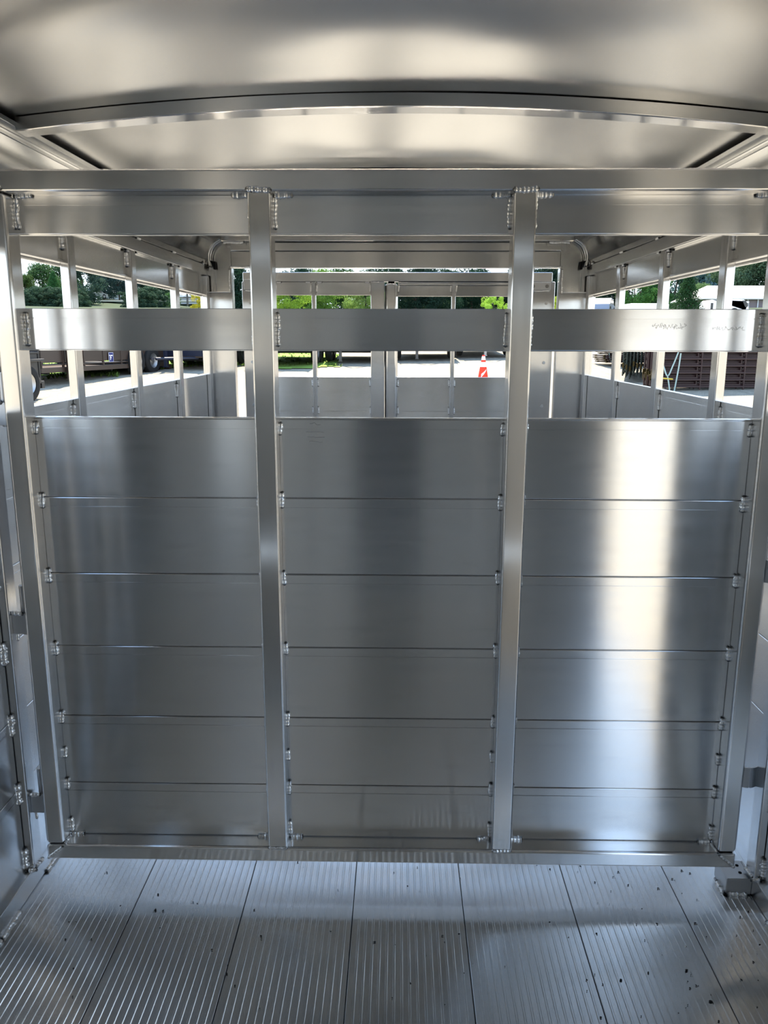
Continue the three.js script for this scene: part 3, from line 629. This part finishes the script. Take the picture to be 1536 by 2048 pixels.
// ------------------------------------------------------------------ buildings, vehicles, poles
{
  const d = 92, x0 = columnX(1394, d), x1 = columnX(1600, d), y = (py) => 1.53 + (677 - py) / 1600 * d, b = thing('building', 'long low building with a white roof beyond the right side', 'building', [0, 0, 0]);
  const wallM = new THREE.MeshStandardMaterial({ color: 0x8d8080, roughness: 0.8 }), roofM = new THREE.MeshStandardMaterial({ color: 0xf6efe4, roughness: 0.6 });
  const ye = y(600), yr = y(571), yb = ground(x0, -d) - 0.5, zf = -d, zb = -d - 11;
  part('wall', mergeGeometries([bar(x0 + 0.4, x1, yb, ye, zf - 0.5, zf - 0.7, 'x', 0.01), bar(x0 + 0.4, x0 + 0.6, yb, ye, zf - 0.6, zb + 0.4, 'z', 0.01)]), wallM, b);
  const s = new Soup(), rx = x0 + 2.4, zr = (zf + zb) / 2, A = [x0, ye, zf], B = [x1, ye, zf], C = [x1, yr, zr], D = [rx, yr, zr], E = [x0, ye, zb], F = [x1, ye, zb], T = [[0, 0], [1, 0], [1, 1], [0, 1]];
  s.quad(A, B, C, D, [0, 0.94, 0.33], T); s.quad(E, A, D, D, [-0.7, 0.7, 0], T); s.quad(F, E, D, C, [0, 0.94, -0.33], T);
  s.quad([x0, ye - 0.12, zf], [x1, ye - 0.12, zf], B, A, [0, 0, 1], T); s.quad([x0, ye - 0.12, zb], [x0, ye - 0.12, zf], A, E, [-1, 0, 0], T); s.quad([x0, ye - 0.12, zb], [x1, ye - 0.12, zb], [x1, ye - 0.12, zf], [x0, ye - 0.12, zf], [0, -1, 0], T);
  part('roof', s.build(), roofM, b);
  for (const px of [1486, 1506]) part('downpipe', rod([columnX(px, d), yb, zf - 0.42], [columnX(px, d), ye - 0.1, zf - 0.42], 0.07, 8).toNonIndexed(), M.white, b);
  for (const px of [1440, 1520]) part('wall_door', bar(columnX(px, d), columnX(px + 9, d), yb, ye - 0.9, zf - 0.44, zf - 0.5, 'y', 0.01), M.grey, b);
}
{
  const d = 62.5, xa = columnX(1398, d), xb = columnX(1476, d), gy = ground(xa, -d), Y = (py) => 1.53 + (677 - py) / 1600 * d;
  const h = thing('horse_trailer', 'white horse trailer with a rounded nose and dark windows before the building', 'trailer', [xa, gy, -d]), L = xb - xa, top = Y(602.5) - gy;
  const o = [[0, 0.5], [L - 0.3, 0.5], [L - 0.05, 1.2], [L, top - 0.9], [L - 0.12, top - 0.35], [L - 0.45, top - 0.05], [L - 0.9, top], [0.25, top - 0.06], [0.02, top - 0.25]];
  part('body', push(o, 'z', -1.0, 1.0, 0.6), M.white, h);
  for (const [a, b2] of [[0.12, 0.3], [0.62, 1.05], [1.15, 1.55]]) part('window', bar(a, b2, top - 0.75, top - 0.3, 0.99, 1.015, 'x', 0.01), M.glass, h);
  part('nose_window', push([[L - 0.55, top - 0.12], [L - 0.3, top - 0.14], [L - 0.1, top - 0.5], [L - 0.22, top - 0.62], [L - 0.34, top - 0.55]], 'z', 0.99, 1.015), M.glass, h);
  for (const u of [1.1, 1.9]) { const w = part('wheel', wheelGeo.tyre, rubber, h, [u, 0.37, 0.92]); part('rim', wheelGeo.rim, M.rim, w); }
}
{
  const d = 44, xa = columnX(1249, d), xb = columnX(1325, d), gy = ground(xa, -d), top = 1.53 + (677 - 610.5) / 1600 * d - gy;
  const h = thing('box_trailer', 'white trailer whose flat roof shows before the green trees on the right', 'trailer', [xa, gy, -d]);
  part('body', bar(0, xb - xa, 0.5, top, -1.6, 0.4, 'x', 0.05), M.white, h);
  for (const u of [0.8, 1.6]) { const w = part('wheel', wheelGeo.tyre, rubber, h, [u, 0.37, 0.4]); part('rim', wheelGeo.rim, M.rim, w); }
}
function car(px, d, mat, label) {
  const x = columnX(px, d), t = thing('car', label, 'car', [x, ground(x, -d), -d], 1.2);
  part('body', push([[-2.1, 0.3], [2.1, 0.3], [2.15, 0.7], [1.2, 0.85], [0.6, 1.35], [-0.9, 1.4], [-1.6, 0.9], [-2.1, 0.85]], 'z', -0.8, 0.8, 0.85), mat, t);
  part('window', push([[0.95, 0.88], [0.5, 1.27], [-0.82, 1.31], [-1.3, 0.92]], 'z', 0.78, 0.81), M.glass, t);
  for (const u of [-1.3, 1.3]) { const w = part('wheel', wheelGeo.tyre, rubber, t, [u, 0.34, 0.72]); part('rim', wheelGeo.rim, M.rim, w); }
}
car(186, 118, M.white, 'white car parked under the trees on the far left hill');
car(1200, 75, paint(0x9aa6c4), 'pale blue car before the dark trees at the right rear corner');
{
  const d = 135, xa = columnX(196, d), xb = columnX(262, d), Y = (py) => 1.53 + (677 - py) / 1600 * d, b = thing('building', 'pale low building behind the tree trunks on the far left hill', 'building', [0, 0, 0]);
  const s = new THREE.MeshStandardMaterial({ color: 0xb9bcc0, roughness: 0.8 });
  part('wall', bar(xa, xb, Y(640), Y(593), -d, -d - 8, 'x', 0.02), s, b); part('roof', bar(xa - 0.4, xb + 0.4, Y(593), Y(591.5), -d + 0.4, -d - 8.4, 'x', 0.02), M.grey, b);
  part('door', bar(columnX(206, d), columnX(208, d), Y(606), Y(598), -d + 0.05, -d, 'y', 0.01), M.grey, b);
  const road = thing('road', 'pale strip of road along the far left hill below the trees', 'road'); part('paving', bar(columnX(150, 112), columnX(430, 112), Y(607.5) * 0 + 1.53 + (677 - 608) / 1600 * 112, 1.53 + (677 - 605.5) / 1600 * 112, -112, -114, 'x', 0.02), new THREE.MeshStandardMaterial({ color: 0xd8d2c2, roughness: 0.9 }), road);
  const e = 120, wb = thing('building', 'white shed roof in the bright gap at the end of the left wall opening', 'building'), Z = (py) => 1.53 + (677 - py) / 1600 * e;
  part('roof', bar(columnX(352, e), columnX(420, e), Z(599), Z(596), -e, -e - 6, 'x', 0.02), M.white, wb); part('wall', bar(columnX(354, e), columnX(418, e), Z(612), Z(599), -e - 0.4, -e - 5.6, 'x', 0.02), s, wb);
  const pole = thing('utility_pole', 'grey utility pole with a crossarm in the bright gap on the left', 'pole');
  part('pole', rod([columnX(374, 100), Z(625), -100], [columnX(374, 100), 11.5, -100], 0.12, 8).toNonIndexed(), M.grey, pole); part('crossarm', bar(columnX(367, 100), columnX(381, 100), 6.3, 6.45, -100.05, -99.95, 'x', 0.01), M.grey, pole);
}
{
  const d = 80, wireM = new THREE.MeshStandardMaterial({ color: 0xd8dcd8, roughness: 0.6 });
  for (const [py, l] of [[525.5, 'upper thin power line crossing the trees at the far right'], [531, 'lower thin power line crossing the trees at the far right']]) {
    const y = 1.53 + (677 - py) / 1600 * d; tag(part('power_line', tube([[columnX(1380, d), y - 0.2, -d], [columnX(1500, d), y, -d], [columnX(1800, d), y + 0.1, -d]], 0.035, 12, 5), wireM), l, 'cable');
  }
}

// ------------------------------------------------------------------ trees
function crownGeo(seed, o) {
  reseed(seed);
  const s = new Soup(), blobs = [];
  if (o.cone) for (let k = 0; k < 34; k++) { const t = k / 33, y = 0.12 + t * 0.86, a = k * 2.4, r = o.w * (1 - t) ** 0.85 * 0.62; blobs.push([Math.cos(a) * r, y, Math.sin(a) * r, 0.06 + 0.13 * (1 - t)]); }
  else for (let k = 0; k < o.blobs; k++) { const a = rnd() * 6.28, h = rnd(), y = o.low + (0.93 - o.low) * h, r = o.w * Math.sqrt(rnd()) * Math.sqrt(Math.max(0.08, 1 - ((h - 0.42) / 0.6) ** 2)); blobs.push([Math.cos(a) * r, y, Math.sin(a) * r, rr(0.08, 0.17)]); }
  const n = Math.round(o.leaves / blobs.length);
  for (const [bx, by, bz, br] of blobs) for (let k = 0; k < n; k++) {
    const u = rnd() * 2 - 1, a = rnd() * 6.283, q = Math.sqrt(1 - u * u), R = br * (0.72 + 0.38 * rnd()), dir = [Math.cos(a) * q, u, Math.sin(a) * q], c = [bx + dir[0] * R, by + dir[1] * R * 0.85, bz + dir[2] * R];
    const f = new THREE.Vector3(dir[0] + rr(-0.7, 0.7), dir[1] + rr(-0.4, 0.9), dir[2] + rr(-0.7, 0.7)).normalize(), t1 = new THREE.Vector3(rr(-1, 1), rr(-1, 1), rr(-1, 1)).cross(f).normalize(), t2 = f.clone().cross(t1), z = o.leaf * rr(0.6, 1.35);
    const P = (i, j) => [c[0] + t1.x * i * z + t2.x * j * z, c[1] + t1.y * i * z + t2.y * j * z, c[2] + t1.z * i * z + t2.z * j * z], N = f.toArray();
    s.v(P(-1, 0), N, [0, 0]); s.v(P(0, -0.55), N, [0, 0]); s.v(P(1, 0.1), N, [0, 0]); s.v(P(-1, 0), N, [0, 0]); s.v(P(1, 0.1), N, [0, 0]); s.v(P(-0.1, 0.6), N, [0, 0]);
  }
  return s.build();
}
const crowns = { broad: crownGeo(1, { w: 0.46, low: 0.1, blobs: 60, leaves: 13000, leaf: 0.019 }), tall: crownGeo(2, { w: 0.36, low: 0.1, blobs: 56, leaves: 13000, leaf: 0.018 }), wide: crownGeo(3, { w: 0.64, low: 0.22, blobs: 74, leaves: 15000, leaf: 0.018 }), cone: crownGeo(4, { cone: true, w: 0.36, leaves: 11000, leaf: 0.015 }), bush: crownGeo(5, { w: 0.6, low: 0.1, blobs: 30, leaves: 6000, leaf: 0.024 }) };
const trunkGeo = mergeGeometries([rod([0, 0, 0], [0.01, 0.45, 0], 0.02, 8), rod([0.01, 0.28, 0], [0.14, 0.5, 0.06], 0.011, 6), rod([0.01, 0.32, 0], [-0.13, 0.55, -0.05], 0.011, 6), rod([0.01, 0.4, 0], [0.02, 0.75, 0.05], 0.013, 6)]);
const leafMats = {};
const leafMat = (c) => (leafMats[c] ??= new THREE.MeshPhysicalMaterial({ color: c, roughness: 1, specularIntensity: 0.15, side: THREE.DoubleSide, transmission: 0.32, thickness: 0 }));
const bark = new THREE.MeshStandardMaterial({ color: 0x4a3f36, roughness: 0.95 });
let lastGroup;
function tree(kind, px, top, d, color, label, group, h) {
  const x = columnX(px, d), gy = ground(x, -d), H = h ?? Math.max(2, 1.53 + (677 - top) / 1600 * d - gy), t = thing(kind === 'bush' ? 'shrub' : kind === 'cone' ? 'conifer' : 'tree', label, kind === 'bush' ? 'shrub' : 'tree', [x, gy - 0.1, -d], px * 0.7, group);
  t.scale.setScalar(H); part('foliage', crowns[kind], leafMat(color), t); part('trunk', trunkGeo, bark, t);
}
const TREES = [
  ['broad', 48, 556, 128, 0x4d6435, 'olive green round tree at the far left end of the left hill', null],
  ['tall', 82, 536, 150, 0x47643c, 'tall green tree behind the round olive tree at the far left', null],
  ['cone', 108, 551, 120, 0x3f6b3a, 'green pointed conifer in front of the trees at the far left', null],
  ['tall', 128, 528, 158, 0x45603f, 'tall tree just behind the pointed conifer, partly hidden by the first wall post', null],
  ['broad', 168, 531, 108, 0x42594a, 'large blue-green tree right of the first left wall post', null],
  ['tall', 210, 526, 126, 0x3d544c, 'tall dark tree above the white car on the left hill', null],
  ['wide', 238, 524, 119, 0x3c5350, 'wide dark tree with a bare trunk before the pale low building', null],
  ['broad', 283, 528, 125, 0x3a5048, 'dark tree in the second left wall opening, its left one', null],
  ['tall', 322, 530, 120, 0x40573f, 'dark green tree in the second left wall opening, its right one', null],
  ['bush', 340, 590, 110, 0x4d7340, 'low green shrub at the foot of the dark tree beside the third left wall post', null],
  ['bush', 396, 603, 100, 0xc9c040, 'yellow-green shrub at the end of the left wall opening', null],
  ['broad', 420, 560, 150, 0x3d5444, 'dark tree behind the left rear corner of the trailer', null],
  ['broad', 1196, 540, 95, 0x24382e, 'very dark tree at the right rear corner behind the pale blue car', null],
  ['tall', 1222, 545, 90, 0x2a4030, 'dark tall tree next to the pale blue car', null],
  ['broad', 1262, 548, 72, 0x4f7a3c, 'sunlit green tree above the flat white trailer roof, its left one', null],
  ['tall', 1298, 545, 75, 0x3f6638, 'sunlit green tree above the flat white trailer roof, its right one', null],
  ['broad', 1338, 530, 125, 0x415a46, 'grey-green tree behind the dark evergreen', null],
  ['cone', 1364, 552, 52, 0x2d4d2c, 'dark evergreen with a broad base left of the white building', null],
  ['broad', 1390, 572, 105, 0x6d8a58, 'pale green small tree between the evergreen and the white building', null],
  ['wide', 1382, 520, 200, 0x5d7b78, 'hazy blue-green tree on the hill behind the pale green small tree', null],  // distance haze mixed into the leaf colour of these hill trees
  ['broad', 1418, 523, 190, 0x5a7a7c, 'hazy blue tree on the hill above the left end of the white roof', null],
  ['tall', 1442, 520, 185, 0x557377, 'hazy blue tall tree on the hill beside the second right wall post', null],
  ['wide', 1486, 507, 118, 0x4a6146, 'large green tree behind the white roof, left of the dip in the treetops', null],
  ['wide', 1535, 497, 112, 0x465d46, 'large green tree behind the right end of the white roof', null],
  ['broad', 1588, 490, 110, 0x465d46, 'tall green tree at the right edge beyond the white roof', null],
  ['broad', 577, 560, 62, 0x86a83e, 'bright yellow-green tree behind the leftmost pane of the rear door', null],
  ['tall', 604, 540, 70, 0x2d4a3c, 'dark tree beside the bright yellow-green tree', null],
  ['broad', 640, 545, 68, 0x6f9440, 'light green tree in the second slot of the rear door', null],
  ['wide', 690, 540, 75, 0x39592f, 'green tree in the middle of the second slot of the rear door', null],
  ['broad', 730, 555, 66, 0x7d9a50, 'pale green tree next to the twin centre posts', null],
  ['wide', 770, 535, 85, 0x2c4636, 'dark tree behind the twin centre posts of the rear door', null],
  ['wide', 830, 535, 72, 0x22392f, 'dark tree in the third slot of the rear door, its left one', null],
  ['broad', 880, 545, 75, 0x2b4633, 'dark tree in the third slot of the rear door, its right one', null],
  ['wide', 940, 540, 80, 0x24402f, 'dark tree in the fourth slot of the rear door', null],
  ['bush', 985, 600, 60, 0x9bc04e, 'bright green shrub low in the fourth slot of the rear door', null],
  ['wide', 1050, 535, 80, 0x22382c, 'dark tree behind the right stile of the rear door', null],
  ['wide', 1120, 520, 82, 0x24382c, 'dark tree seen through the gap right of the rear door', null],
  ['tall', 480, 540, 80, 0x2b4534, 'dark tree seen through the gap left of the rear door', null],
  ['bush', 1114, 606, 58, 0xa8b84a, 'yellow-green shrub low in the gap right of the rear door', null],
];
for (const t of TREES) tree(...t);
{                                                                    // undergrowth that closes the ground behind the trees
  const list = []; reseed(301);
  for (let k = 0; k < 26; k++) { const px = k < 15 ? rr(10, 146) : rr(258, 345), d = rr(96, 104); list.push([columnX(px, d), d, rr(1.7, 3.0)]); }
  for (let k = 0; k < 150; k++) { const px = k < 60 ? rr(-40, 470) : k < 95 ? rr(470, 1160) : rr(1160, 1640), d = px > 470 && px < 1160 ? rr(84, 98) : rr(140, 152); list.push([columnX(px, d), d, rr(2.2, 4.6)]); }
  const im = new THREE.InstancedMesh(crowns.bush, leafMat(0x3c5440), list.length), m = new THREE.Matrix4();
  list.forEach(([x, d, h], i) => { m.compose(new THREE.Vector3(x, ground(x, -d) - 0.4, -d), new THREE.Quaternion().setFromEuler(new THREE.Euler(0, i * 1.7, 0)), new THREE.Vector3(h * 1.6, h, h * 1.3)); im.setMatrixAt(i, m); });
  im.name = 'undergrowth'; tag(im, 'dark green undergrowth filling the ground behind the trees', 'undergrowth', null, 'stuff'); scene.add(im);
}
scene.traverse((o) => { if (o.isMesh) o.castShadow = o.receiveShadow = true; });
renderer.render(scene, camera);
